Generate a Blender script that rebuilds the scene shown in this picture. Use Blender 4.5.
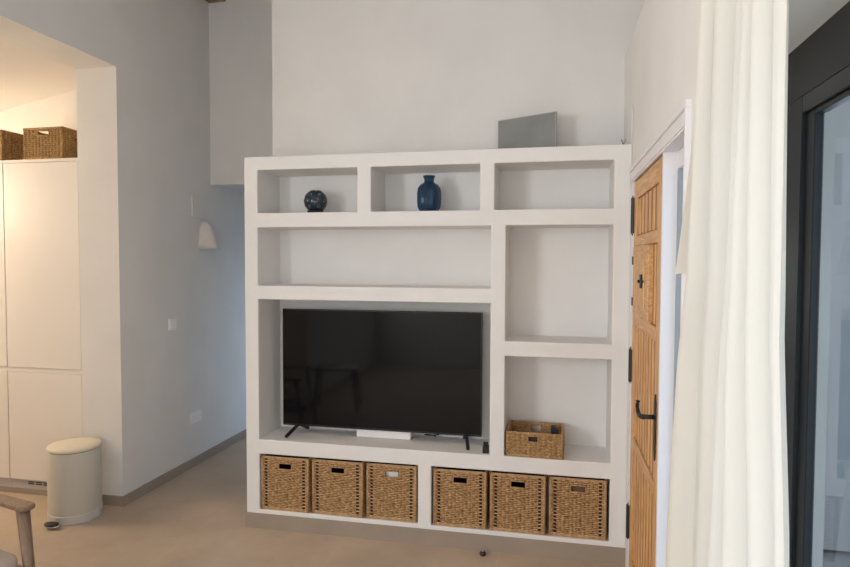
import bpy, bmesh, math, random
from mathutils import Vector, Matrix
random.seed(7)
for o in list(bpy.data.objects): bpy.data.objects.remove(o)
C = bpy.context.scene.collection
S = bpy.context.scene
PI = math.pi

# ------------------------------------------------------------------ camera
cam = bpy.data.cameras.new('camera'); co = bpy.data.objects.new('camera', cam); C.objects.link(co)
yaw, pitch, roll = 0.20844, -0.03843, 0.00302
fw = Vector((-math.sin(yaw)*math.cos(pitch), math.cos(yaw)*math.cos(pitch), math.sin(pitch)))
r0 = Vector((math.cos(yaw), math.sin(yaw), 0)); u0 = r0.cross(fw)
rr = r0*math.cos(roll)+u0*math.sin(roll); uu = -r0*math.sin(roll)+u0*math.cos(roll)
mt = Matrix((rr, uu, -fw)).transposed().to_4x4(); mt.translation = Vector((1.815, -3.365, 1.625))
co.matrix_world = mt
cam.sensor_width = 36; cam.lens = 612.518/850*36; cam.clip_start = 0.02
S.camera = co

# ------------------------------------------------------------------ sky, lights, exposure
w = bpy.data.worlds.new('sky'); S.world = w; w.use_nodes = True
nt = w.node_tree; bg = nt.nodes['Background']
tc = nt.nodes.new('ShaderNodeTexCoord'); sp = nt.nodes.new('ShaderNodeSeparateXYZ'); rp = nt.nodes.new('ShaderNodeValToRGB')
nt.links.new(tc.outputs['Generated'], sp.inputs[0]); nt.links.new(sp.outputs['Z'], rp.inputs[0]); nt.links.new(rp.outputs[0], bg.inputs[0])
rp.color_ramp.elements[0].position = 0.0; rp.color_ramp.elements[0].color = (0.80, 0.87, 0.95, 1)
rp.color_ramp.elements[1].position = 0.6; rp.color_ramp.elements[1].color = (0.50, 0.68, 1.0, 1)
bg.inputs[1].default_value = 1.0
S.view_settings.view_transform = 'Standard'; S.view_settings.look = 'None'
S.view_settings.exposure = 0.06; S.view_settings.gamma = 1.0; S.view_settings.use_curve_mapping = False

def area(name, loc, rot, sx, sy, power, color=(1, 1, 1), portal=False, spread=PI):
    l = bpy.data.lights.new(name, 'AREA'); l.shape = 'RECTANGLE'; l.size = sx; l.size_y = sy
    l.energy = power; l.color = color; l.spread = spread
    o = bpy.data.objects.new(name, l); C.objects.link(o); o.location = loc; o.rotation_euler = rot
    if portal: l.cycles.is_portal = True
    return o
# daylight entering by the openings (area lights fill the window openings behind the camera)
area('daylight_rear_window', (1.55, -5.58, 1.15), (PI/2, 0, 0), 1.2, 2.1, 20, (1.0, 0.97, 0.94))
area('daylight_side_window', (-.955, -4.25, 1.85), (0, -PI/2, 0), 1.35, 1.5, 104, (0.93, 0.96, 1.0))
area('daylight_patio_door', (2.75, -3.15, 1.1), (0, PI/2, 0), 2.0, 2.4, 7, (0.80, 0.93, 1.0))
area('daylight_sidelight', (2.62, -1.30, 1.1), (0, PI/2, 0), 1.9, 0.6, 5, (0.72, 0.84, 1.0))
area('daylight_corridor_window', (0.02, 2.3, 0.8), (0, PI/2, 0), 1.2, 1.1, 4, (0.55, 0.76, 1.0))
l = bpy.data.lights.new('kitchen_lamp', 'POINT'); l.energy = 72; l.color = (1.0, 0.78, 0.54); l.shadow_soft_size = .28
o = bpy.data.objects.new('kitchen_lamp', l); C.objects.link(o); o.location = (-3.0, -0.6, 2.1)
area('cabinet_top_fill', (-2.3, .58, 2.34), (PI*.93, 0, 0), 1.8, .12, 1.8, (1.0, 0.74, 0.46))  # added unseen fill aimed up to warm the kitchen ceiling, no real fitting

# ------------------------------------------------------------------ materials
def mat(name, col=(.8, .8, .8), rough=.6, metal=0, spec=.5, bump=None, mottle=None, trans=0, ior=1.45, alpha=None):
    m = bpy.data.materials.new(name); m.use_nodes = True; n = m.node_tree; b = n.nodes['Principled BSDF']
    b.inputs['Base Color'].default_value = (*col, 1); b.inputs['Roughness'].default_value = rough
    b.inputs['Metallic'].default_value = metal; b.inputs['Specular IOR Level'].default_value = spec
    b.inputs['Transmission Weight'].default_value = trans; b.inputs['IOR'].default_value = ior
    t = n.nodes.new('ShaderNodeTexCoord')
    if mottle:      # (scale, amount)
        no = n.nodes.new('ShaderNodeTexNoise'); no.inputs['Scale'].default_value = mottle[0]; no.inputs['Detail'].default_value = 5
        n.links.new(t.outputs['Object'], no.inputs['Vector'])
        r = n.nodes.new('ShaderNodeValToRGB'); a = mottle[1]
        r.color_ramp.elements[0].position = .3; r.color_ramp.elements[1].position = .7
        r.color_ramp.elements[0].color = tuple(c*(1-a) for c in col)+(1,); r.color_ramp.elements[1].color = tuple(min(1, c*(1+a)) for c in col)+(1,)
        n.links.new(no.outputs[0], r.inputs[0]); n.links.new(r.outputs[0], b.inputs['Base Color'])
    if bump:        # (scale, strength, distance)
        no = n.nodes.new('ShaderNodeTexNoise'); no.inputs['Scale'].default_value = bump[0]; no.inputs['Detail'].default_value = 6
        n.links.new(t.outputs['Object'], no.inputs['Vector'])
        bu = n.nodes.new('ShaderNodeBump'); bu.inputs['Strength'].default_value = bump[1]; bu.inputs['Distance'].default_value = bump[2]
        n.links.new(no.outputs[0], bu.inputs['Height']); n.links.new(bu.outputs[0], b.inputs['Normal'])
    return m

M = {}
M['plaster'] = mat('white_plaster', (.78, .768, .745), .85, spec=.2, bump=(5, .35, .012), mottle=(3.0, .03))
M['unit'] = mat('shelf_plaster', (.83, .815, .79), .8, spec=.25, bump=(7, .3, .008), mottle=(4, .02))
M['ceiling'] = mat('ceiling_plaster', (.78, .75, .74), .9, spec=.2, bump=(4, .3, .01))
M['casing'] = mat('painted_casing', (.80, .78, .79), .45)
M['cabinet'] = mat('cabinet_lacquer', (.84, .80, .75), .35)
M['gap'] = mat('cabinet_carcass', (.30, .29, .28), .6)
M['toe'] = mat('toe_kick', (.55, .52, .50), .5)
M['black'] = mat('black_metal', (.018, .018, .02), .45)
M['black_gloss'] = mat('black_plastic', (.012, .012, .013), .3)
M['screen'] = mat('tv_screen', (.005, .005, .006), .06, spec=.30)
M['frame'] = mat('anthracite_frame', (.012, .017, .022), .38)
M['frame2'] = mat('shutter_box', (.028, .027, .028), .5)
M['white_plastic'] = mat('white_plastic', (.90, .89, .88), .35)
M['board'] = mat('grey_board', (.235, .245, .235), .6, mottle=(6, .12))
M['board_edge'] = mat('board_edge', (.42, .43, .42), .5)
M['bin_body'] = mat('bin_body', (.60, .575, .50), .38)
M['bin_lid'] = mat('bin_lid', (.78, .72, .58), .4)
M['bin_base'] = mat('bin_base', (.62, .60, .56), .35)
M['chrome'] = mat('chrome', (.75, .75, .76), .15, metal=1)
M['rubber'] = mat('rubber', (.03, .03, .03), .6)
M['cushion'] = mat('cushion_fabric', (.50, .41, .335), .9, bump=(180, .4, .002))
M['ceramic'] = mat('blue_glazed_ceramic', (.010, .024, .04), .12, spec=.7)
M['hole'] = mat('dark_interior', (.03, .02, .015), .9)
M['cloth_blue'] = mat('dark_blue_cloth', (.035, .05, .08), .8)
M['aluminium'] = mat('grey_aluminium', (.30, .32, .34), .4)
M['concrete'] = mat('terrace_concrete', (.45, .45, .44), .8, mottle=(2, .08))
M['outwall'] = mat('terrace_wall', (.55, .62, .66), .9, mottle=(2, .06))
M['sconce'] = mat('sconce_plaster', (.78, .73, .69), .8, bump=(20, .2, .004))

def noise_mat(name, base, stretch, c1, c2, rough=.5, scale=6, distort=0, bump=.2, dist=.002):
    m = mat(name, base, rough); n = m.node_tree; b = n.nodes['Principled BSDF']
    t = n.nodes.new('ShaderNodeTexCoord'); mp = n.nodes.new('ShaderNodeMapping'); mp.inputs['Scale'].default_value = stretch
    no = n.nodes.new('ShaderNodeTexNoise'); no.inputs['Scale'].default_value = scale; no.inputs['Detail'].default_value = 6; no.inputs['Distortion'].default_value = distort
    r = n.nodes.new('ShaderNodeValToRGB'); r.color_ramp.elements[0].position = .32; r.color_ramp.elements[1].position = .68
    r.color_ramp.elements[0].color = (*c1, 1); r.color_ramp.elements[1].color = (*c2, 1)
    n.links.new(t.outputs['Object'], mp.inputs[0]); n.links.new(mp.outputs[0], no.inputs['Vector']); n.links.new(no.outputs[0], r.inputs[0])
    n.links.new(r.outputs[0], b.inputs['Base Color'])
    bu = n.nodes.new('ShaderNodeBump'); bu.inputs['Strength'].default_value = bump; bu.inputs['Distance'].default_value = dist
    n.links.new(no.outputs[0], bu.inputs['Height']); n.links.new(bu.outputs[0], b.inputs['Normal'])
    return m
M['pine_dark'] = noise_mat('groove_shade_pine', (.4, .2, .08), (14, 14, 1.2), (.22, .095, .03), (.34, .155, .055), .5, 4, 1.0)  # reddish-brown pine, darkened so the shade between the door slats is in its colour
M['pine'] = noise_mat('honey_pine', (.6, .35, .15), (14, 14, 1.2), (.50, .245, .085), (.80, .49, .22), .42, 4, 1.0)
M['pine_h'] = noise_mat('honey_pine_rail', (.6, .35, .15), (14, 1.2, 14), (.52, .26, .09), (.78, .47, .21), .42, 4, 1.0)
M['beam'] = noise_mat('beam_wood', (.3, .2, .1), (8, 1, 8), (.16, .09, .045), (.42, .27, .16), .6, 5, 1)
M['chairwood'] = noise_mat('grey_brown_wood', (.2, .13, .09), (5, 5, 2), (.20, .125, .08), (.31, .205, .135), .45, 7, 1)
M['wicker'] = noise_mat('rattan', (.4, .22, .09), (9, 9, 30), (.22, .10, .034), (.78, .50, .24), .55, 5, 0, .3)
M['wicker_rim'] = noise_mat('rattan_rim', (.5, .3, .15), (20, 20, 20), (.36, .20, .095), (.58, .37, .19), .5, 3, 0, .3)
M['seagrass'] = noise_mat('seagrass', (.45, .28, .12), (10, 10, 34), (.16, .07, .022), (.74, .47, .21), .6, 6, 1.5, .8, .004)
M['seagrass_warm'] = noise_mat('seagrass_warm', (.45, .28, .12), (30, 30, 14), (.13, .065, .02), (.66, .41, .16), .6, 4, 1.5, .8, .004)

def tile_mat(name, base, sx, sy, offx=0, offy=0, amt=.06):
    m = mat(name, base, .42, spec=.35); n = m.node_tree; b = n.nodes['Principled BSDF']
    t = n.nodes.new('ShaderNodeTexCoord'); mp = n.nodes.new('ShaderNodeMapping'); mp.inputs['Location'].default_value = (offx, offy, 0)
    n.links.new(t.outputs['Object'], mp.inputs[0])
    br = n.nodes.new('ShaderNodeTexBrick'); br.offset = 0; br.inputs['Scale'].default_value = 1
    br.inputs['Brick Width'].default_value = sx; br.inputs['Row Height'].default_value = sy
    br.inputs['Mortar Size'].default_value = .0022; br.inputs['Mortar Smooth'].default_value = .2
    br.inputs['Color1'].default_value = (*[c*1.02 for c in base], 1); br.inputs['Color2'].default_value = (*[c*.97 for c in base], 1)
    br.inputs['Mortar'].default_value = (*[min(1, c*1.12) for c in base], 1)
    n.links.new(mp.outputs[0], br.inputs['Vector'])
    no = n.nodes.new('ShaderNodeTexNoise'); no.inputs['Scale'].default_value = 2.2; no.inputs['Detail'].default_value = 8; no.inputs['Roughness'].default_value = .6
    n.links.new(t.outputs['Object'], no.inputs['Vector'])
    r = n.nodes.new('ShaderNodeValToRGB'); r.color_ramp.elements[0].position = .3; r.color_ramp.elements[1].position = .7
    r.color_ramp.elements[0].color = (1-amt*2,)*3+(1,); r.color_ramp.elements[1].color = (1+amt,)*3+(1,)
    n.links.new(no.outputs[0], r.inputs[0])
    mx = n.nodes.new('ShaderNodeMix'); mx.data_type = 'RGBA'; mx.blend_type = 'MULTIPLY'; mx.inputs[0].default_value = 1
    n.links.new(br.outputs[0], mx.inputs[6]); n.links.new(r.outputs[0], mx.inputs[7]); n.links.new(mx.outputs[2], b.inputs['Base Color'])
    return m
M['floor'] = tile_mat('beige_floor_tile', (.53, .425, .325), .90, .90, .27, .62, .09)
M['skirting'] = mat('skirting_tile', (.36, .295, .235), .45, mottle=(5, .06))

def glass(name, tint, rough=0.0, opac=.25):
    m = bpy.data.materials.new(name); m.use_nodes = True; n = m.node_tree; n.nodes.clear()
    out = n.nodes.new('ShaderNodeOutputMaterial'); tr = n.nodes.new('ShaderNodeBsdfTransparent'); gl = n.nodes.new('ShaderNodeBsdfGlossy')
    fr = n.nodes.new('ShaderNodeFresnel'); mx = n.nodes.new('ShaderNodeMixShader'); fr.inputs[0].default_value = 1.5
    tr.inputs[0].default_value = (*tint, 1); gl.inputs['Roughness'].default_value = rough; gl.inputs[0].default_value = (.9, .95, 1, 1)
    ge = n.nodes.new('ShaderNodeNewGeometry'); iv = n.nodes.new('ShaderNodeMath'); iv.operation = 'SUBTRACT'; iv.inputs[0].default_value = 1; n.links.new(ge.outputs['Backfacing'], iv.inputs[1])
    mu = n.nodes.new('ShaderNodeMath'); mu.operation = 'MULTIPLY'; n.links.new(fr.outputs[0], mu.inputs[0]); n.links.new(iv.outputs[0], mu.inputs[1])
    n.links.new(mu.outputs[0], mx.inputs[0]); n.links.new(tr.outputs[0], mx.inputs[1]); n.links.new(gl.outputs[0], mx.inputs[2]); n.links.new(mx.outputs[0], out.inputs[0])
    return m
M['pane'] = glass('window_glass', (.93, .96, .97))
m = mat('blue_glass', (.09, .20, .34), .05, trans=.82, ior=1.3); M['blueglass'] = m
# curtain: thin fabric letting daylight through
m = bpy.data.materials.new('cream_linen'); m.use_nodes = True; n = m.node_tree; n.nodes.clear()
out = n.nodes.new('ShaderNodeOutputMaterial'); df = n.nodes.new('ShaderNodeBsdfDiffuse'); tl = n.nodes.new('ShaderNodeBsdfTranslucent'); mx = n.nodes.new('ShaderNodeMixShader')
df.inputs[0].default_value = (.84, .81, .735, 1); tl.inputs[0].default_value = (.86, .87, .84, 1); mx.inputs[0].default_value = .36
tc = n.nodes.new('ShaderNodeTexCoord'); no = n.nodes.new('ShaderNodeTexNoise'); no.inputs['Scale'].default_value = 120; mp = n.nodes.new('ShaderNodeMapping'); mp.inputs['Scale'].default_value = (1, 1, .25)
bu = n.nodes.new('ShaderNodeBump'); bu.inputs['Strength'].default_value = .15; bu.inputs['Distance'].default_value = .002
n.links.new(tc.outputs['Object'], mp.inputs[0]); n.links.new(mp.outputs[0], no.inputs[0]); n.links.new(no.outputs[0], bu.inputs['Height']); n.links.new(bu.outputs[0], df.inputs['Normal'])
n.links.new(df.outputs[0], mx.inputs[1]); n.links.new(tl.outputs[0], mx.inputs[2]); n.links.new(mx.outputs[0], out.inputs[0]); M['curtain'] = m

# ------------------------------------------------------------------ helpers
def add_box(bm, x0, x1, y0, y1, z0, z1, bevel=0, seg=2):
    vs = [bm.verts.new((x, y, z)) for z in (z0, z1) for y in (y0, y1) for x in (x0, x1)]
    fs = [bm.faces.new([vs[i] for i in f]) for f in ((0, 2, 3, 1), (4, 5, 7, 6), (0, 1, 5, 4), (2, 6, 7, 3), (0, 4, 6, 2), (1, 3, 7, 5))]
    if bevel:
        es = list({e for f in fs for e in f.edges})
        bmesh.ops.bevel(bm, geom=es, offset=bevel, segments=seg, affect='EDGES', profile=.5)
def add_bar(bm, a, b, r, n=10, r2=None, flat=1.0, cap=True):
    a = Vector(a); b = Vector(b); d = (b-a).normalized(); up = Vector((0, 0, 1)) if abs(d.z) < .95 else Vector((1, 0, 0))
    s = d.cross(up).normalized(); t = s.cross(d); r2 = r if r2 is None else r2
    A = [bm.verts.new(a+(s*math.cos(2*PI*i/n)+t*math.sin(2*PI*i/n)*flat)*r) for i in range(n)]
    B = [bm.verts.new(b+(s*math.cos(2*PI*i/n)+t*math.sin(2*PI*i/n)*flat)*r2) for i in range(n)]
    for i in range(n): bm.faces.new((A[i], A[(i+1) % n], B[(i+1) % n], B[i]))
    if cap: bm.faces.new(A[::-1]); bm.faces.new(B)
def add_tube(bm, pts, r, n=8):
    P = [Vector(p) for p in pts]; rings = []
    for i, p in enumerate(P):
        d = (P[min(i+1, len(P)-1)]-P[max(i-1, 0)]).normalized(); up = Vector((0, 0, 1)) if abs(d.z) < .9 else Vector((1, 0, 0))
        s = d.cross(up).normalized(); t = s.cross(d); rad = r[i] if isinstance(r, (list, tuple)) else r
        rings.append([bm.verts.new(p+(s*math.cos(2*PI*k/n)+t*math.sin(2*PI*k/n))*rad) for k in range(n)])
    for A, B in zip(rings, rings[1:]):
        for k in range(n): bm.faces.new((A[k], A[(k+1) % n], B[(k+1) % n], B[k]))
    bm.faces.new(rings[0][::-1]); bm.faces.new(rings[-1])
def add_lathe(bm, prof, cx=0, cy=0, n=32, sx=1, sy=1, fn=None):
    rings = []
    for r, z in prof:
        if r <= 1e-6: rings.append([bm.verts.new((cx, cy, z))])
        else:
            rings.append([bm.verts.new((cx+r*sx*math.cos(2*PI*k/n)*(fn(k, z) if fn else 1), cy+r*sy*math.sin(2*PI*k/n)*(fn(k, z) if fn else 1), z)) for k in range(n)])
    for A, B in zip(rings, rings[1:]):
        for k in range(n):
            k2 = (k+1) % n
            if len(A) == 1 and len(B) == 1: continue
            if len(A) == 1: bm.faces.new((A[0], B[k2], B[k]))
            elif len(B) == 1: bm.faces.new((A[k], A[k2], B[0]))
            else: bm.faces.new((A[k], A[k2], B[k2], B[k]))
def add_prism(bm, pts, axis, a, b):
    def P(p, v):
        return {0: (v, p[0], p[1]), 1: (p[0], v, p[1]), 2: (p[0], p[1], v)}[axis]
    A = [bm.verts.new(P(p, a)) for p in pts]; B = [bm.verts.new(P(p, b)) for p in pts]
    bm.faces.new(A); bm.faces.new(B[::-1])
    for i in range(len(pts)): j = (i+1) % len(pts); bm.faces.new((A[i], B[i], B[j], A[j]))
def obj(name, bm, m, parent=None, smooth=False, bevel=0, loc=None):
    bmesh.ops.recalc_face_normals(bm, faces=bm.faces[:])
    me = bpy.data.meshes.new(name); bm.to_mesh(me); bm.free()
    o = bpy.data.objects.new(name, me); C.objects.link(o); me.materials.append(M[m] if isinstance(m, str) else m)
    if smooth:
        for p in me.polygons: p.use_smooth = True
    if bevel:
        md = o.modifiers.new('bevel', 'BEVEL'); md.width = bevel; md.segments = 3; md.limit_method = 'ANGLE'; md.angle_limit = .6
    if parent is not None: o.parent = parent
    if loc: o.location = loc
    return o
def boxo(name, b, m, parent=None, bevel=0):
    bm = bmesh.new(); add_box(bm, *b, bevel=bevel); return obj(name, bm, m, parent)
def tag(o, label, cat, group=None):
    o['label'] = label; o['category'] = cat
    if group: o['group'] = group
    return o
def thing(name, label, cat, loc=(0, 0, 0), rotz=0, group=None):
    o = bpy.data.objects.new(name, None); C.objects.link(o); o.location = loc; o.rotation_euler = (0, 0, rotz); o.empty_display_size = .1
    return tag(o, label, cat, group)
def struct(name, bm, m, bevel=0):
    o = obj(name, bm, m, bevel=bevel); o['kind'] = 'structure'; return o
def sbox(name, boxes, m, bevel=0):
    bm = bmesh.new()
    for b in boxes: add_box(bm, *b)
    return struct(name, bm, m, bevel)
def dup(root, loc=None, rotz=None, label=None):
    r = root.copy(); C.objects.link(r)
    if loc: r.location = loc
    if rotz is not None: r.rotation_euler = (0, 0, rotz)
    if label: r['label'] = label
    for ch in list(root.children):
        c = ch.copy(); C.objects.link(c); c.parent = r
        for g in list(ch.children):
            d = g.copy(); C.objects.link(d); d.parent = c
    return r

# ------------------------------------------------------------------ measured places
XR = 2.204; XL = -.945; YB = .424; YJ = .109; YH = 1.20; YREAR = -5.5
ZOPEN = 2.857; XJ = -1.243

# ------------------------------------------------------------------ room shell
bm = bmesh.new(); add_box(bm, -3.9, XR+.3, YREAR-.3, 5.2, -.12, 0); struct('floor', bm, 'floor')
# high plaster ceiling
bm = bmesh.new()
add_box(bm, XJ, XR+1.3, YREAR-.3, YH+.3, 3.86, 3.98)
struct('ceiling', bm, 'ceiling')
# kitchen ceiling falling away to the left
bm = bmesh.new(); zk = lambda x: 2.94+.185*(x+1.81)
add_prism(bm, [(XL-.02, zk(XL)), (-3.9, zk(-3.9)), (-3.9, zk(-3.9)+.1), (XL-.02, zk(XL)+.1)], 1, YREAR-.3, 1.0)
o = struct('ceiling', bm, 'ceiling'); o.name = 'ceiling_kitchen'
# back wall behind the shelving
sbox('wall_back', [(-.02, XR+1.3, YB, YH+.001, 0, 3.87)], 'plaster')
# header wall over the corridor
sbox('wall_header', [(XJ, -.02, YH, YH+.2, 2.234, 3.9)], 'plaster')
sbox('ceiling_corridor', [(XJ, .3, YH+.2, 5.1, 2.234, 2.34)], 'plaster')
# corridor right wall with its window opening, and end wall
sbox('wall_corridor', [(-.02, .1, YH, 1.75, 0, 2.3), (-.02, .1, 2.85, 5.1, 0, 2.3), (-.02, .1, 1.75, 2.85, 0, .15), (-.02, .1, 1.75, 2.85, 1.85, 2.3),
                       (XJ, .3, 5.0, 5.1, 0, 2.3)], 'plaster')
# left wall with the wide kitchen opening (the visible jamb faces the camera)
bm = bmesh.new()
add_box(bm, XJ, XL, YJ, 5.1, 0, 3.74)
add_box(bm, XJ, XL, -2.9, YJ, ZOPEN, 3.74)
add_box(bm, XJ, XL, YREAR-.3, -5.0, 0, 3.74); add_box(bm, XJ, XL, -3.5, -2.9, 0, 3.74); add_box(bm, XJ, XL, -5.0, -3.5, 0, 1.15); add_box(bm, XJ, XL, -5.0, -3.5, 2.55, 3.74)
bmesh.ops.remove_doubles(bm, verts=bm.verts, dist=.0005)
struct('wall_left', bm, 'plaster')
# slightly raised plaster panel above the wall lamp
sbox('trim_1', [(XL-.01, XL+.010, .925, 1.06, 1.96, 2.115)], 'plaster')
# kitchen shell
sbox('wall_kitchen_back', [(-3.9, XJ, .78, .95, 0, 3.1)], 'plaster')
sbox('wall_kitchen_left', [(-3.95, -3.8, YREAR-.3, .95, 0, 3.1)], 'plaster')
# right wall: entrance opening (Y -1.36..0), patio opening (Y -1.70..-4.4)
XO = 2.466
# the wall stops at a ledge; the plaster above it stands further back
sbox('wall_right_upper', [(XR+1.15, XR+1.3, YREAR-.15, YB, 2.6, 3.87), (XO-.01, XR+1.2, YREAR-.15, YB, 2.6, 2.80)], 'plaster')
sbox('wall_right', [(XR, XO, -.03, YB+.001, 0, 2.81), (XR, XO, -1.39, -.03, 2.06, 2.81), (XR, XO, -1.72, -1.39, 0, 2.81),
                    (XR, XO, -4.5, -1.72, 2.085, 2.81), (XR, XO, YREAR-.15, -4.5, 0, 2.81)], 'plaster')
# rear wall with a wide window opening
sbox('wall_rear', [(-3.9, .9, YREAR-.15, YREAR, 0, 3.9), (2.15, XR+1.3, YREAR-.15, YREAR, 0, 3.9), (.9, 2.15, YREAR-.15, YREAR, 2.2, 3.9), (.9, 2.15, YREAR-.15, YREAR, 0, .1)], 'plaster')
# baseboards
sbox('baseboard_left', [(XL-.001, XL+.010, YJ-.010, 5.0, 0, .068), (XJ, XL-.0005, YJ-.010, YJ+.001, 0, .068), ], 'skirting')
sbox('baseboard_corridor', [(-.032, -.019, YB, 1.75, 0, .068)], 'skirting')
# wooden roof beam above the left wall
bm = bmesh.new(); add_box(bm, -1.01, -.792, YREAR, YH+.01, 3.695, 3.9, bevel=.01); o = struct('trim_2', bm, 'beam')

# ------------------------------------------------------------------ built-in shelving
cells = [(.085, .705, 1.90, 2.153), (.786, 1.41, 1.90, 2.153), (1.489, 2.117, 1.90, 2.153), (.085, 1.472, 1.469, 1.814), (.085, 1.472, .542, 1.387),
         (1.553, 2.117, 1.181, 1.814), (1.553, 2.117, .542, 1.098), (.085, 1.065, .115, .455), (1.142, 2.117, .115, .455)]
UW, UT, UD, UB = 2.203, 2.232, .30, .30
XS = sorted({0, UW} | {c[0] for c in cells} | {c[1] for c in cells}); ZS = sorted({.0, .093, UT} | {c[2] for c in cells} | {c[3] for c in cells})
YS = [0, UD, YB-.001]
def solid(i, j, k):
    if not (0 <= i < len(XS)-1 and 0 <= j < 2 and 0 <= k < len(ZS)-1): return False
    x = (XS[i]+XS[i+1])/2; z = (ZS[k]+ZS[k+1])/2
    if j == 1: return True
    return not any(a < x < b and c < z < d for a, b, c, d in cells)
bm = bmesh.new(); vc = {}
def V(i, j, k):
    if (i, j, k) not in vc: vc[(i, j, k)] = bm.verts.new((XS[i], YS[j], ZS[k]))
    return vc[(i, j, k)]
for i in range(len(XS)-1):
    for j in range(2):
        for k in range(len(ZS)-1):
            if not solid(i, j, k): continue
            for (d, q) in (((-1, 0, 0), [(0, 0, 0), (0, 0, 1), (0, 1, 1), (0, 1, 0)]), ((1, 0, 0), [(1, 0, 0), (1, 1, 0), (1, 1, 1), (1, 0, 1)]),
                           ((0, -1, 0), [(0, 0, 0), (1, 0, 0), (1, 0, 1), (0, 0, 1)]), ((0, 1, 0), [(0, 1, 0), (0, 1, 1), (1, 1, 1), (1, 1, 0)]),
                           ((0, 0, -1), [(0, 0, 0), (0, 1, 0), (1, 1, 0), (1, 0, 0)]), ((0, 0, 1), [(0, 0, 1), (1, 0, 1), (1, 1, 1), (0, 1, 1)])):
                if not solid(i+d[0], j+d[1], k+d[2]): bm.faces.new([V(i+a, j+b, k+c) for a, b, c in q])
shelf = obj('shelving_unit', bm, 'unit', bevel=.006)
tag(shelf, 'large white plastered built-in shelving unit holding the television and baskets', 'shelving unit')
boxo('plinth', (-.005, UW, -.005, .002, 0, .092), 'skirting', shelf)
boxo('plinth', (-.005, .0, .002, YB, 0, .092), 'skirting', shelf)

# ------------------------------------------------------------------ wicker baskets under the television
def weave(bm, w, h, rows, stakes, holes, y0=0, amp=.0022, th=.0032, open_cols=(), ph0=0):
    """rows of strands passing in and out of the stakes, on the plane y=y0 facing -Y, x in 0..w, z in 0..h"""
    sw = w/stakes; rh = h/rows
    for r in range(rows):
        z0 = r*rh+rh*.10; z1 = (r+1)*rh-rh*.10; zc = (z0+z1)/2; n = stakes*4
        run = []
        def flush(run):
            if len(run) < 2: return
            prev = None
            for (x, y) in run:
                cur = [bm.verts.new((x, y, z0)), bm.verts.new((x, y-th, zc)), bm.verts.new((x, y, z1))]
                if prev:
                    bm.faces.new((prev[0], cur[0], cur[1], prev[1])); bm.faces.new((prev[1], cur[1], cur[2], prev[2]))
                prev = cur
        for q in range(n+1):
            x = w*q/n
            inh = any(a-.001 < x < b+.001 and c-.001 < zc < d+.001 for a, b, c, d in holes)
            ino = any(a < x < b for a, b in open_cols) and r % 2 == 0
            if inh or ino: flush(run); run = []; continue
            run.append((x, y0-amp*(1.5*abs(math.sin(PI*x/sw))-.6)-amp*.25*math.sin(PI*(x/sw)+PI*(r % 2))))
        flush(run)
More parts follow.
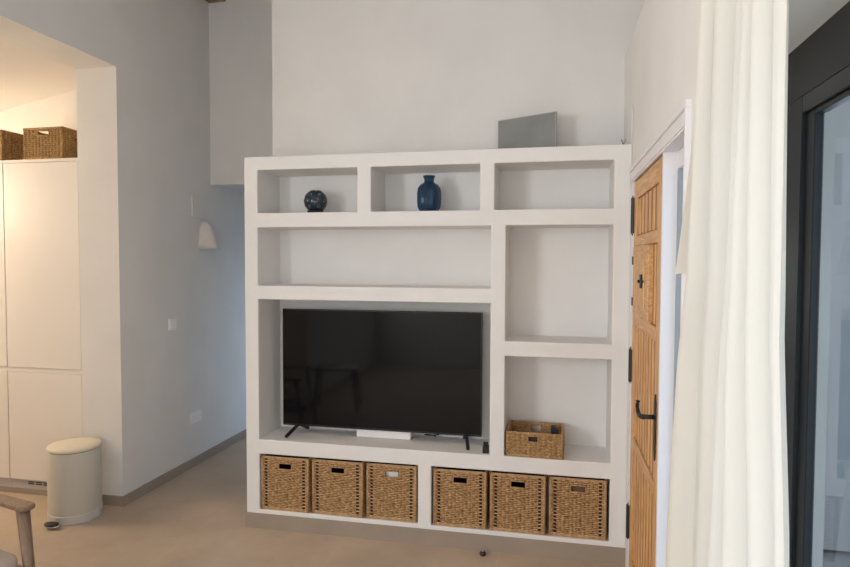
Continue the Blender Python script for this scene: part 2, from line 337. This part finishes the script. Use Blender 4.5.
def make_basket(name, label, cat, W, D, H, mat_w, rim_m, rows, stakes, hole, open_cols=(), group=None, wall=.006, rim_r=.007, inner='hole', edge_posts=True, top_open=True, ampl=.0022):
    t = thing(name, label, cat, group=group)
    # woven outer faces: front, back, two sides, built as one body
    body = bmesh.new()
    for f in range(4):
        b = bmesh.new(); wd = W if f % 2 == 0 else D
        hs = [hole] if f % 2 == 0 and hole else []
        oc = open_cols if f % 2 == 0 else ()
        weave(b, wd, H, rows, max(4, int(stakes*wd/W)), hs, open_cols=oc, amp=ampl)
        tr = [Matrix.Translation((-W/2, 0, 0)), Matrix.Translation((W/2, 0, 0)) @ Matrix.Rotation(PI/2, 4, 'Z'),
              Matrix.Translation((W/2, D, 0)) @ Matrix.Rotation(PI, 4, 'Z'), Matrix.Translation((-W/2, D, 0)) @ Matrix.Rotation(-PI/2, 4, 'Z')][f]
        bmesh.ops.transform(b, matrix=tr, verts=b.verts[:])
        tmp = bpy.data.meshes.new('tmp'); b.to_mesh(tmp); b.free(); body.from_mesh(tmp); bpy.data.meshes.remove(tmp)
    obj('woven_side', body, mat_w, t, smooth=False)
    # backing walls with the hand hole cut through front and back
    bm = bmesh.new(); e = .004
    for y0, y1 in ((e, e+wall), (D-e-wall, D-e)):
        if hole:
            a, b2, c, d = hole; a -= W/2; b2 -= W/2
            add_box(bm, -W/2+e, a, y0, y1, .002, H-.002); add_box(bm, b2, W/2-e, y0, y1, .002, H-.002)
            add_box(bm, a, b2, y0, y1, .002, c); add_box(bm, a, b2, y0, y1, d, H-.002)
        else: add_box(bm, -W/2+e, W/2-e, y0, y1, .002, H-.002)
    for x0, x1 in ((-W/2+e, -W/2+e+wall), (W/2-e-wall, W/2-e)): add_box(bm, x0, x1, e, D-e, .002, H-.002)
    add_box(bm, -W/2+e, W/2-e, e, D-e, .0, .006)
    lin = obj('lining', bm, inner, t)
    # rim, corner posts, bottom binding
    for z, nm in ((H-.004, 'rim'), (.007, 'bottom_binding')):
        bm = bmesh.new()
        for (a, b) in (((-W/2, 0), (W/2, 0)), ((W/2, 0), (W/2, D)), ((W/2, D), (-W/2, D)), ((-W/2, D), (-W/2, 0))):
            add_box(bm, min(a[0], b[0])-rim_r, max(a[0], b[0])+rim_r, min(a[1], b[1])-rim_r*.8, max(a[1], b[1])+rim_r*.8, z-rim_r*1.1, z+rim_r*1.1, bevel=rim_r*.7)
        obj(nm, bm, rim_m, t, smooth=True)
    if edge_posts:
        for x in (-W/2+.004, W/2-.004):
            for y in (.0, D):
                bm = bmesh.new(); add_bar(bm, (x, y, .004), (x, y, H-.004), rim_r, 10); obj('corner_post', bm, rim_m, t, smooth=True)
    if hole:
        bm = bmesh.new(); a, b2, c, d = hole; a -= W/2; b2 -= W/2; g = .004
        for y in (-.001,):
            for p, q in (((a, c), (b2, c)), ((b2, c), (b2, d)), ((b2, d), (a, d)), ((a, d), (a, c))):
                add_bar(bm, (p[0], y, p[1]), (q[0], y, q[1]), g, 8)
        obj('handle_hole', bm, rim_m, lin, smooth=True)
    return t
spans = [(.085, .404), (.409, .741), (.746, 1.060), (1.147, 1.462), (1.468, 1.787), (1.792, 2.109)]
labs = ['leftmost square wicker storage basket under the television, beside the shelf end',
        'wicker storage basket second from left under the television, dark handle hole',
        'wicker storage basket with pale grey showing in its handle hole',
        'wicker storage basket just right of the white divider, narrow dark handle hole',
        'wicker storage basket in the middle of the right-hand trio, below the open basket',
        'rightmost wicker storage basket next to the wooden door, brownish handle hole']
grp = 'wicker storage baskets in the bottom row'
BH = .322; BW = .296
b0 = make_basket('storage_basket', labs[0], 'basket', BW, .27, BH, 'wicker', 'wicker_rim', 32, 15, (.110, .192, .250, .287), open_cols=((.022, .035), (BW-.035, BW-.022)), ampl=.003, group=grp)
for k, (a, b) in enumerate(spans):
    o = b0 if k == 0 else dup(b0, label=labs[k])
    o.location = ((a+b)/2, .012+.004*(k % 3), .116); o.scale = ((b-a-.003)/.312, 1, 1); o.rotation_euler = (0, 0, [.0, -.01, .0, .008, 0, -.006][k])
# something pale lies inside the third basket and something brown in the sixth: folded linens
bm = bmesh.new(); add_box(bm, -.11, .11, .02, .05, .010, .30, bevel=.012); o = obj('folded_towel', bm, 'white_plastic', smooth=True, loc=((spans[2][0]+spans[2][1])/2, .024, .116)); tag(o, 'pale grey folded towel seen through the handle hole of the third basket', 'towel')
M['brown_cloth'] = mat('brown_cloth', (.20, .12, .075), .9)
bm = bmesh.new(); add_box(bm, -.11, .11, .02, .05, .010, .30, bevel=.012); o = obj('folded_blanket', bm, 'brown_cloth', smooth=True, loc=((spans[5][0]+spans[5][1])/2, .024, .116)); tag(o, 'brown folded blanket seen through the handle hole of the rightmost basket', 'blanket')

# open seagrass basket on the right shelf
b = make_basket('open_basket', 'open-topped seagrass basket with small things inside on the lower right shelf', 'basket', .305, .235, .135, 'seagrass', 'seagrass', 8, 11, (.118, .175, .084, .117), ampl=.005, rim_r=.006, inner='seagrass', edge_posts=True)
b.location = (1.715, .012, .543); b.rotation_euler = (0, 0, -.03)
bm = bmesh.new(); add_box(bm, -.045, .045, -.006, .006, 0, .125, bevel=.004); o = obj('dark_box', bm, 'cloth_blue', loc=(1.83, .165, .552)); o.rotation_euler = (.05, 0, -1.2); tag(o, 'dark blue box standing in the right corner of the open seagrass basket', 'box')
bm = bmesh.new(); add_box(bm, -.06, .06, -.03, .03, 0, .095, bevel=.008); o = obj('black_pouch', bm, 'rubber', loc=(1.70, .06, .552)); tag(o, 'black pouch behind the handle hole of the open seagrass basket', 'pouch')

# baskets on top of the kitchen cabinet
kb = make_basket('seagrass_basket', 'tall seagrass basket with open handle hole on top of the white kitchen cabinet', 'basket', .305, .30, .208, 'seagrass_warm', 'seagrass_warm', 16, 12, (.110, .20, .155, .188), group='seagrass baskets above the cabinet', ampl=.004, inner='seagrass_warm')
kb.location = (-1.557, .165, 2.296)
dup(kb, (-2.045, .165, 2.296), .02, 'partly visible seagrass basket at the left picture edge on the kitchen cabinet')

# ------------------------------------------------------------------ television
tv = thing('television', 'large flat black television standing in the big shelf opening', 'television', (.79, .15, .545))
boxo('bezel', (-.620, .620, 0, .028, .052, .777), 'black_gloss', tv, bevel=.003)
boxo('screen', (-.613, .613, -.0015, .001, .065, .771), 'screen', tv)
boxo('back_cover', (-.40, .40, .027, .065, .075, .50), 'black_gloss', tv, bevel=.01)
boxo('lower_trim', (-.035, .035, -.002, .001, .054, .060), 'black', tv)
for s in (-1, 1):
    bm = bmesh.new(); x = s*.525 - (.0 if s < 0 else -.01)
    add_tube(bm, [(x+s*.022, -.115, .014), (x-s*.003, -.002, .056), (x-s*.010, .022, .056), (x-s*.030, .10, .014)], .011, 8)
    obj('foot', bm, 'black', tv)
bm = bmesh.new(); add_box(bm, -.17, .17, 0, .11, 0, .048, bevel=.006); o = obj('set_top_box', bm, 'white_plastic', loc=(.81, .175, .543)); tag(o, 'low white box lying on the shelf beneath the television', 'box')
# cable coil behind the television foot
bm = bmesh.new(); add_tube(bm, [(.04*math.cos(a)+.004*a, .02*math.sin(a), .012+.003*a) for a in [i*.4 for i in range(40)]], .0035, 6)
o = obj('cable', bm, 'black', smooth=True, loc=(1.08, .24, .543)); tag(o, 'coiled dark cable on the shelf right of the white box', 'cable')
rc = thing('remote_control', 'small black remote leaning beside the right television foot', 'remote control', (1.448, .03, .543), .1)
bm = bmesh.new(); add_box(bm, -.018, .018, -.008, .010, .0, .045, bevel=.003); obj('body', bm, 'black_gloss', rc)
bm = bmesh.new(); add_box(bm, -.014, .014, 0, .012, .045, .062, bevel=.003); obj('cap', bm, 'black', rc)

# ------------------------------------------------------------------ vase and ball
t = thing('glass_vase', 'ribbed cobalt blue glass vase with narrow neck on the top middle shelf', 'vase', (1.098, .13, 1.901))
prof = [(0, 0), (.045, 0), (.056, .008), (.068, .03), (.0715, .06), (.0715, .115), (.066, .14), (.050, .160), (.031, .170), (.028, .180), (.030, .195), (.038, .210), (.035, .210), (.027, .195), (.025, .180), (.028, .172), (.046, .156), (.060, .138), (.066, .115), (.066, .06), (.062, .03), (.050, .014), (0, .012)]
bm = bmesh.new(); add_lathe(bm, prof, n=96, fn=lambda k, z: 1-.08*abs(math.sin(PI*k/8))*(1 if z < .165 else .4)); obj('body', bm, 'blueglass', t, smooth=True)
t = thing('candle_ball', 'dark blue ball-shaped candle holder with pierced holes on the top left shelf', 'candle holder', (.400, .13, 1.901))
bm = bmesh.new(); R = .070
bmesh.ops.create_icosphere(bm, subdivisions=5, radius=R)
for v in bm.verts: v.co.z += R+.006
holes = []
for la, n_, off in ((1.12, 4, .4), (.5, 7, .1), (0.0, 8, .4), (-.5, 7, 0)):
    for k in range(n_): a = off+2*PI*k/n_; holes.append(Vector((math.cos(la)*math.cos(a), math.cos(la)*math.sin(a), math.sin(la))))
dele = []
for f in bm.faces:
    d = (f.calc_center_median()-Vector((0, 0, R+.006))).normalized()
    if any(d.angle(h) < .12 for h in holes) or d.z > .93: dele.append(f)
bmesh.ops.delete(bm, geom=dele, context='FACES')
bmesh.ops.delete(bm, geom=[f for f in bm.faces if f.calc_center_median().z < .014], context='FACES')
body = obj('body', bm, 'ceramic', t, smooth=True); md = body.modifiers.new('solid', 'SOLIDIFY'); md.thickness = .004
bm = bmesh.new(); add_lathe(bm, [(0, 0), (.048, 0), (.052, .006), (.048, .020), (.040, .022), (0, .022)], n=32); obj('base', bm, 'black_gloss', t, smooth=True)
M['silver'] = mat('silvered_spots', (.55, .60, .62), .2, metal=.6)
for h in holes:
    c = Vector((0, 0, R+.006))+h*(R*.995)
    if h.y > .2: continue
    q = h.to_track_quat('Z', 'Y')
    bm = bmesh.new()
    ring = [c+q @ Vector((math.cos(2*PI*k/12)*.0078, math.sin(2*PI*k/12)*.0078, 0)) for k in range(13)]
    add_tube(bm, ring, .0009, 5); obj('hole_rim', bm, 'silver', body, smooth=True)

# ------------------------------------------------------------------ grey board on top of the unit
a = Vector((1.469, .400)); b = Vector((1.813, .225)); L = (b-a).length; ang = math.atan2((b-a).y, (b-a).x)
t = thing('grey_board', 'flat grey rectangular board standing on top of the shelving unit', 'board', (a.x, a.y, UT+.001), ang)
boxo('face', (.004, L-.004, -.001, .012, .004, .234), 'board', t)
boxo('frame', (0, L, .0, .016, 0, .238), 'board_edge', t)
# small cable end and white cable in the corner
bm = bmesh.new(); add_tube(bm, [(0, 0, 0), (-.004, -.002, .02), (-.012, 0, .036)], .002, 6); add_tube(bm, [(0, 0, .008), (.006, -.002, .022), (.012, 0, .034)], .0018, 6); add_bar(bm, (0, 0, 0), (0, 0, .01), .005, 8)
o = obj('cable_end', bm, 'black', smooth=True, loc=(2.165, .06, UT)); tag(o, 'tiny dark split cable end on the right top corner of the shelving', 'cable')
bm = bmesh.new(); add_bar(bm, (0, 0, 0), (0, 0, .20), .0025, 6); o = obj('white_cable', bm, 'white_plastic', smooth=True, loc=(XR-.0026, .004, UT+.001)); tag(o, 'thin white cable running up the right wall above the shelving', 'cable')

# ------------------------------------------------------------------ wall fittings on the left wall
t = thing('wall_lamp', 'small white plaster cone lamp on the left wall beside the corridor', 'lamp', (XL, 1.085, 1.705))
bm = bmesh.new(); n = 20; rings = []
for (r, x, z) in ((.014, .0, .222), (.028, .0, .214), (.042, 0, .18), (.054, 0, .12), (.068, 0, .05), (.078, 0, .0), (.074, 0, .0), (.062, 0, .05), (.034, 0, .16)):
    rings.append([bm.verts.new((r*1.75*math.sin(PI*k/n), r*math.cos(PI*k/n)*1.0, z)) for k in range(n+1)])
for A, B in zip(rings, rings[1:]):
    for k in range(n): bm.faces.new((A[k], A[k+1], B[k+1], B[k]))
bm.faces.new(rings[0])
obj('shade', bm, 'sconce', t, smooth=True); bm = bmesh.new(); add_box(bm, 0, .004, -.05, .05, .02, .18, bevel=.001); obj('wall_plate', bm, 'sconce', t)
bm = bmesh.new(); add_lathe(bm, [(0, .03), (.014, .034), (.018, .05), (.014, .07), (.008, .085), (0, .086)], cx=.03, n=16); obj('bulb', bm, 'white_plastic', t, smooth=True)
def plate(name, label, cat, y, z, wd, h, n=1):
    t = thing(name, label, cat, (XL, y, z))
    bm = bmesh.new(); add_box(bm, 0, .011, -wd/2, wd/2, -h/2, h/2, bevel=.002); obj('plate', bm, 'white_plastic', t)
    for k in range(n):
        yc = (k-(n-1)/2)*wd/n
        bm = bmesh.new(); add_box(bm, .009, .014, yc-wd/n*.36, yc+wd/n*.36, -h*.34, h*.34, bevel=.001)
        obj('rocker' if cat == 'switch' else 'socket_insert', bm, 'white_plastic', t)
plate('light_switch', 'white light switch on the left wall at mid height', 'switch', .655, 1.145, .085, .085)
plate('wall_socket', 'white double power socket low on the left wall', 'socket', .94, .385, .15, .085, 2)

# ------------------------------------------------------------------ kitchen cabinet
def cabinet(x1, label, vent, dw=.588):
    t = thing('kitchen_cabinet', label, 'cabinet', (x1-.60, .139, 0), group='tall white kitchen cabinets')
    boxo('carcass', (0, .60, .02, .60, .10, 2.29), 'gap', t)
    boxo('top_panel', (0, .60, 0, .60, 2.272, 2.292), 'cabinet', t)
    boxo('upper_door', (.002, dw, 0, .019, .882, 2.270), 'cabinet', t, bevel=.002)
    boxo('handle_channel', (.0, .60, .006, .024, .852, .880), 'cabinet', t)
    boxo('lower_door', (.002, dw, 0, .019, .105, .850), 'cabinet', t, bevel=.002)
    boxo('toe_kick', (0, .60, .02, .05, .035, .104), 'toe', t)
    boxo('foot_tile', (0, .60, .012, .05, 0, .034), 'skirting', t)
    if vent:
        bm = bmesh.new()
        for k in range(3):
            for r in range(2): add_box(bm, .13+k*.062, .13+k*.062+.048, .018, .0202, .068+r*.013, .075+r*.013)
        obj('vent_grille', bm, 'rubber', t)
    return t
cabinet(-1.260, 'tall white kitchen cabinet next to the wall jamb, with vent slots at its foot', True)
cabinet(-1.862, 'tall white kitchen cabinet cut off by the left picture edge', False, .597)

# ------------------------------------------------------------------ pedal bin
t = thing('pedal_bin', 'cream round metal pedal bin on the floor beside the kitchen cabinet', 'bin', (-1.135, -.085, 0), .02)
N = 56
bm = bmesh.new(); add_lathe(bm, [(0, .0), (.150, .0), (.153, .004), (.153, .050), (.150, .054), (0, .054)], n=N); obj('base_ring', bm, 'bin_base', t, smooth=False)
bm = bmesh.new(); add_lathe(bm, [(0, .050), (.149, .050), (.150, .056), (.150, .433), (.148, .437), (0, .437)], n=N); o = obj('body', bm, 'bin_body', t, smooth=True)
bm = bmesh.new(); add_lathe(bm, [(0, .435), (.146, .435), (.146, .442), (0, .442)], n=N); obj('gasket', bm, 'rubber', t)
bm = bmesh.new(); add_lathe(bm, [(0, .441), (.151, .441), (.153, .445), (.153, .455), (.149, .460), (.10, .464), (0, .465)], n=N); obj('lid', bm, 'bin_lid', t, smooth=True)
bm = bmesh.new(); add_box(bm, -.012, .012, -.190, -.140, .018, .026, bevel=.003); pa = obj('pedal_arm', bm, 'chrome', t)
bm = bmesh.new(); add_lathe(bm, [(0, .020), (.036, .022), (.040, .028), (.036, .035), (0, .037)], cx=0, cy=-.195, n=24, sx=1.15, sy=.75); ped = obj('pedal', bm, 'rubber', pa, smooth=True)
bm = bmesh.new(); add_lathe(bm, [(0, .006), (.030, .008), (.039, .014), (.037, .021), (0, .022)], cx=.004, cy=-.186, n=24, sx=1.15, sy=.8); obj('pedal_plate', bm, 'chrome', pa, smooth=True)
bm = bmesh.new(); add_box(bm, -.03, .03, .147, .158, .41, .45, bevel=.004); obj('hinge', bm, 'bin_base', t)

# ------------------------------------------------------------------ dark knob on the floor
t = thing('floor_knob', 'tiny dark round knob lying on the floor in front of the baskets', 'knob', (1.445, -.058, 0))
bm = bmesh.new(); add_lathe(bm, [(0, .0), (.012, .0), (.017, .006), (.018, .014), (.013, .022), (0, .025)], n=20); obj('cap', bm, 'black', t, smooth=True)
bm = bmesh.new(); add_lathe(bm, [(0, .0245), (.007, .0245), (.006, .027), (0, .028)], n=12); obj('disc', bm, 'chrome', t, smooth=True)

# ------------------------------------------------------------------ entrance: casing, wooden leaf, sidelight
def cy_box(bm, y0, y1, z0, z1, x0, x1): add_box(bm, x0, x1, y0, y1, z0, z1, bevel=.0015, seg=1)
bm = bmesh.new()
cy_box(bm, -1.422, -.012, 2.022, 2.088, XR-.010, XR+.001)
cy_box(bm, -1.426, -.012, 2.078, 2.100, XR-.018, XR+.001)
cy_box(bm, -1.40, -.05, 2.030, 2.046, XR-.015, XR+.001)
cy_box(bm, -1.420, -1.372, 0, 2.03, XR-.0095, XR+.001)
cy_box(bm, -1.424, -1.405, 0, 2.09, XR-.017, XR+.001)
cy_box(bm, -.118, -.012, 0, 2.045, XR-.004, XR+.04)
o = struct('trim_3', bm, 'casing')
sbox('trim_4', [(XR-.002, XR+.046, -.968, -.945, 0, 2.03), (XR+.046, XR+.12, -1.362, -.03, 1.96, 2.03), (XR+.046, XR+.12, -.97, -.03, 0, 1.96), (XR, XR+.12, -1.392, -1.362, 0, 2.06), (XR, XR+.12, -1.36, -.03, 2.024, 2.062)], 'casing')
d = thing('door_1', 'honey coloured pine door with ribbed panels beside the white shelving', 'door', (XR, -.12, .005)); d['kind'] = 'structure'
T = .045; LW = .825; LH = 2.012
# the leaf runs towards -Y from the hinge side
bm = bmesh.new()
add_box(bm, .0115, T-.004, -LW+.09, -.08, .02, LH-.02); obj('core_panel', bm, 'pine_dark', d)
for (y0, y1) in ((-.085, 0), (-LW, -LW+.095)):
    bm = bmesh.new(); add_box(bm, 0, T, y0, y1, 0, LH, bevel=.003); obj('stile', bm, 'pine', d)
rails = [(LH-.088, LH), (1.690, 1.742), (1.300, 1.358), (.690, .745), (0, .12)]
for z0, z1 in rails:
    bm = bmesh.new(); add_box(bm, .001, T-.001, -LW+.094, -.084, z0, z1, bevel=.003); obj('rail', bm, 'pine_h', d)
def slats(y0, y1, z0, z1, n, name='ribbed_panel'):
    bm = bmesh.new(); wd = (y1-y0)/n
    for k in range(n):
        a = y0+k*wd; add_box(bm, .0075, .020, a+wd*.25, a+wd*.72, z0+.004, z1-.004, bevel=.002, seg=1)
    obj(name, bm, 'pine', d)
slats(-LW+.10, -.09, 1.742, LH-.088, 6)
slats(-LW+.10, -.585, 1.358, 1.69, 2)
slats(-LW+.10, -.09, .745, 1.30, 8)
slats(-LW+.10, -.09, .12, .69, 8)
# peep hatch
bm = bmesh.new(); add_box(bm, -.012, .012, -.575, -.090, 1.36, 1.688, bevel=.003); h = obj('hatch', bm, 'pine_h', d)
bm = bmesh.new(); add_box(bm, -.017, -.010, -.48, -.17, 1.42, 1.63, bevel=.003); obj('hatch_panel', bm, 'pine', h)
bm = bmesh.new()
add_bar(bm, (-.022, -.45, 1.500), (-.022, -.45, 1.560), .006, 8); add_bar(bm, (-.022, -.49, 1.530), (-.022, -.40, 1.530), .006, 8); add_bar(bm, (-.014, -.45, 1.530), (-.036, -.45, 1.530), .007, 8)
obj('hatch_latch', bm, 'black', h)
for z in (1.40, 1.60):
    bm = bmesh.new(); add_bar(bm, (-.012, -.092, z), (-.012, -.092, z+.04), .006, 8); obj('hatch_hinge', bm, 'black', h)
# lever handle
bm = bmesh.new(); y = -LW+.06
prof = [(y-.016, .915), (y-.010, .885), (y, .860), (y+.010, .885), (y+.016, .915), (y+.012, .94), (y+.018, .97), (y+.018, 1.12), (y+.012, 1.15), (y+.016, 1.18), (y+.010, 1.205), (y, 1.23), (y-.010, 1.205), (y-.016, 1.18), (y-.012, 1.15), (y-.018, 1.12), (y-.018, .97), (y-.012, .94)]
add_prism(bm, [(p, .845+(q-.86)*.70) for p, q in prof], 0, -.005, .001); hp = obj('handle_plate', bm, 'black', d)
bm = bmesh.new(); add_bar(bm, (-.004, y, 1.015), (-.045, y, 1.015), .009, 10)
add_tube(bm, [(-.045, y-.004, 1.015), (-.050, y+.03, 1.008), (-.052, y+.07, 1.002), (-.054, y+.10, 1.015), (-.054, y+.118, 1.038), (-.052, y+.112, 1.05)], [.010, .010, .009, .008, .008, .009], 8)
obj('lever', bm, 'black', hp, smooth=True)
# long black hinges on the frame
for k, (z0, z1) in enumerate(((1.757, 1.935), (1.005, 1.17), (.195, .365))):
    bm = bmesh.new(); add_bar(bm, (-.004, .008, z0), (-.004, .008, z1), .0115, 10); add_bar(bm, (-.003, .012, z0-.012), (-.003, .012, z0), .004, 8, r2=.009); add_bar(bm, (-.003, .012, z1), (-.003, .012, z1+.012), .009, 8, r2=.004)
    add_box(bm, -.006, -.0045, .012, .050, z0+.01, z1-.01); obj('hinge', bm, 'black', d)
# sidelight window
bm = bmesh.new(); add_box(bm, XR+.062, XR+.066, -1.345, -.97, .05, 1.96); struct('window_1', bm, 'pane')
o = sbox('trim_5', [(XR+.047, XR+.075, -.982, -.971, .0, 1.958), (XR+.058, XR+.075, -1.345, -1.335, .04, 1.955), (XR+.058, XR+.075, -1.335, -.982, 0, .06)], 'aluminium')

# ------------------------------------------------------------------ patio sliding door
XF = 2.32
sbox('trim_6', [(XF, XF+.08, -4.5, -1.72, 1.972, 2.085)], 'frame2')
bm = bmesh.new()
for b in ((XF, XF+.03, -1.93, -1.72, 0, 1.972), (XF, XF+.05, -4.5, -4.4, 0, 1.972), (XF, XF+.05, -4.4, -1.93, 1.935, 1.972), (XF, XF+.05, -4.4, -1.93, 0, .035)): add_box(bm, *b, bevel=.002, seg=1)
struct('trim_7', bm, 'frame')
def sash(y0, y1, x, n):
    bm = bmesh.new(); q = .05
    for b in ((x, x+.018, y0, y0+q, .035, 1.935), (x, x+.018, y1-q, y1, .035, 1.935), (x, x+.018, y0+q, y1-q, .035, .035+q), (x, x+.018, y0+q, y1-q, 1.935-.012, 1.935)): add_box(bm, *b, bevel=.002, seg=1)
    o = struct('door_%d' % n, bm, 'frame')
    bm = bmesh.new(); add_box(bm, x+.008, x+.012, y0+q-.002, y1-q+.002, .035+q-.002, 1.925); p = obj('pane', bm, 'pane', o)
sash(-3.22, -1.925, XF+.008, 2); sash(-4.40, -3.16, XF+.030, 3)

# ------------------------------------------------------------------ terrace outside
bm = bmesh.new(); add_box(bm, XR+.3, 12, -12, 9, -.15, -.02); o = struct('floor_terrace', bm, 'concrete')
bm = bmesh.new(); add_box(bm, 5.0, 5.2, -9, 9, -.02, 2.3); o = struct('wall_terrace', bm, 'outwall')

# ------------------------------------------------------------------ curtain
bm = bmesh.new()
nz, ny = 70, 150; ztop, zbot = 2.62, .03
def cedge(z):
    # left (far) and right (near) edges along the wall at height z
    def ip(tab):
        for (a, p), (b, q) in zip(tab, tab[1:]):
            if z >= b: return p+(q-p)*(a-z)/(a-b)
        return tab[-1][1]
    return ip([(2.7, -1.96), (2.21, -1.93), (2.05, -1.90), (1.585, -1.85), (1.39, -1.765), (.97, -1.67), (.77, -1.63), (0, -1.53)]), ip([(2.7, -2.37), (1.5, -2.378), (1.2, -2.42), (0, -2.48)])
def cpt(u, z):
    l, r = cedge(z); y = l+(r-l)*u; t = (ztop-z)/(ztop-zbot)
    ph = 2*PI*(4.6*u+1.5*u**3+.16*math.sin(5*u+1.6*t)+.25*t*(1-u))
    a = (.027+.008*math.sin(u*7+1+t))*(1-.42*u*u)
    sh = math.sin(ph+.5*math.sin(ph)); x = 2.138+a*sh+.005*math.sin(2.3*ph+2*t)*(.6+.4*t)+.006*math.sin(11*u+6*t)
    if u > .95: x += (2.140-x)*min(1, (u-.95)/.04)
    if u < .10: x += (2.150-x)*min(1, (.10-u)/.09)
    y += .012*-.5*math.cos(ph)*min(1, u*8, (1-u)*8)
    return (x, y, z)
G = [[bm.verts.new(cpt(j/ny, ztop+(zbot-ztop)*i/nz)) for j in range(ny+1)] for i in range(nz+1)]
for i in range(nz):
    for j in range(ny): bm.faces.new((G[i][j], G[i][j+1], G[i+1][j+1], G[i+1][j]))
cu = thing('curtain', 'long cream linen curtain hanging in folds beside the dark patio door', 'curtain', (0, 0, 0))
obj('drape', bm, 'curtain', cu, smooth=True)
# loose outer edge of the fabric, ending at chest height
bm = bmesh.new(); G = []
for i in range(31):
    t = i/30; z = 2.62-t*(2.62-1.588); row = []
    yl = -1.96+.385*t**1.6
    for j in range(13):
        s = j/12; row.append(bm.verts.new((2.137+.010*s+.006*math.sin(s*5+1)*(1-t*.5), yl-s*.17, z+.004*math.sin(s*3))))
    G.append(row)
for i in range(30):
    for j in range(12): bm.faces.new((G[i][j], G[i][j+1], G[i+1][j+1], G[i+1][j]))
obj('loose_flap', bm, 'curtain', cu, smooth=True)
t = thing('curtain_rod', 'white curtain rod above the patio door', 'curtain rod', (2.135, -1.75, 2.64))
bm = bmesh.new(); add_bar(bm, (0, 0, 0), (0, -2.9, 0), .012, 12); obj('pole', bm, 'casing', t, smooth=True)
for yy in (-.05, -2.7):
    bm = bmesh.new(); add_bar(bm, (0, yy, 0), (XR-2.135, yy, 0), .008, 10); obj('bracket', bm, 'casing', t)

# ------------------------------------------------------------------ armchair at the lower left
ch = thing('armchair', 'brown wooden armchair with beige seat cushion at the lower left edge', 'armchair', (-.305, -1.25, 0), -.24)
# local +x = forward, local -y = towards the camera; arm end near the origin
def arm(y):
    bm = bmesh.new()
    pts = [(-.56, -.024), (-.30, -.030), (-.03, -.034), (-.008, -.028), (.0, 0), (-.008, .026), (-.03, .034), (-.30, .028), (-.56, .020)]
    A = [(p[0], p[1]+y) for p in pts]
    add_prism(bm, A, 2, .578, .600); obj('armrest', bm, 'chairwood', ch, bevel=.008)
    bm = bmesh.new(); add_bar(bm, (-.054, y, .58), (.03, y, 0), .028, 12, r2=.016, flat=.7); obj('front_leg', bm, 'chairwood', ch, smooth=True)
    bm = bmesh.new(); add_bar(bm, (-.30, y, .58), (-.265, y, .33), .020, 12, flat=.7); obj('arm_support', bm, 'chairwood', ch, smooth=True)
    bm = bmesh.new(); add_bar(bm, (-.42, y, .62), (-.60, y, 0), .026, 12, r2=.018)
    obj('rear_leg', bm, 'chairwood', ch, smooth=True)
arm(0); arm(-.62)
bm = bmesh.new()
add_box(bm, -.54, .02, -.06, -.02, .30, .35); add_box(bm, -.54, .02, -.60, -.56, .30, .35); add_box(bm, -.02, .02, -.60, -.02, .30, .35); add_box(bm, -.54, -.50, -.60, -.02, .30, .35)
obj('seat_frame', bm, 'chairwood', ch, bevel=.004)
bm = bmesh.new(); add_box(bm, -.54, -.01, -.585, -.035, .33, .415, bevel=.035, seg=4); obj('seat_cushion', bm, 'cushion', ch, smooth=True)
bm = bmesh.new(); add_box(bm, -.06, .06, -.585, -.035, 0, .46, bevel=.04, seg=4)
bmesh.ops.transform(bm, matrix=Matrix.Translation((-.50, 0, .40)) @ Matrix.Rotation(-.30, 4, 'Y'), verts=bm.verts[:]); obj('back_cushion', bm, 'cushion', ch, smooth=True)

# ------------------------------------------------------------------ stool and dining chair further back, seen as reflections in the television
t = thing('stool', 'low wooden stool behind the armchair, seen only as a reflection in the television', 'stool', (-.50, -2.66, 0), -.2)
boxo('seat', (-.24, .24, -.16, .16, .43, .46), 'chairwood', t, bevel=.01)
for sx in (-1, 1):
    for sy in (-1, 1):
        bm = bmesh.new(); add_bar(bm, (sx*.19, sy*.12, .43), (sx*.23, sy*.15, 0), .019, 10, r2=.012); obj('leg', bm, 'chairwood', t, smooth=True)
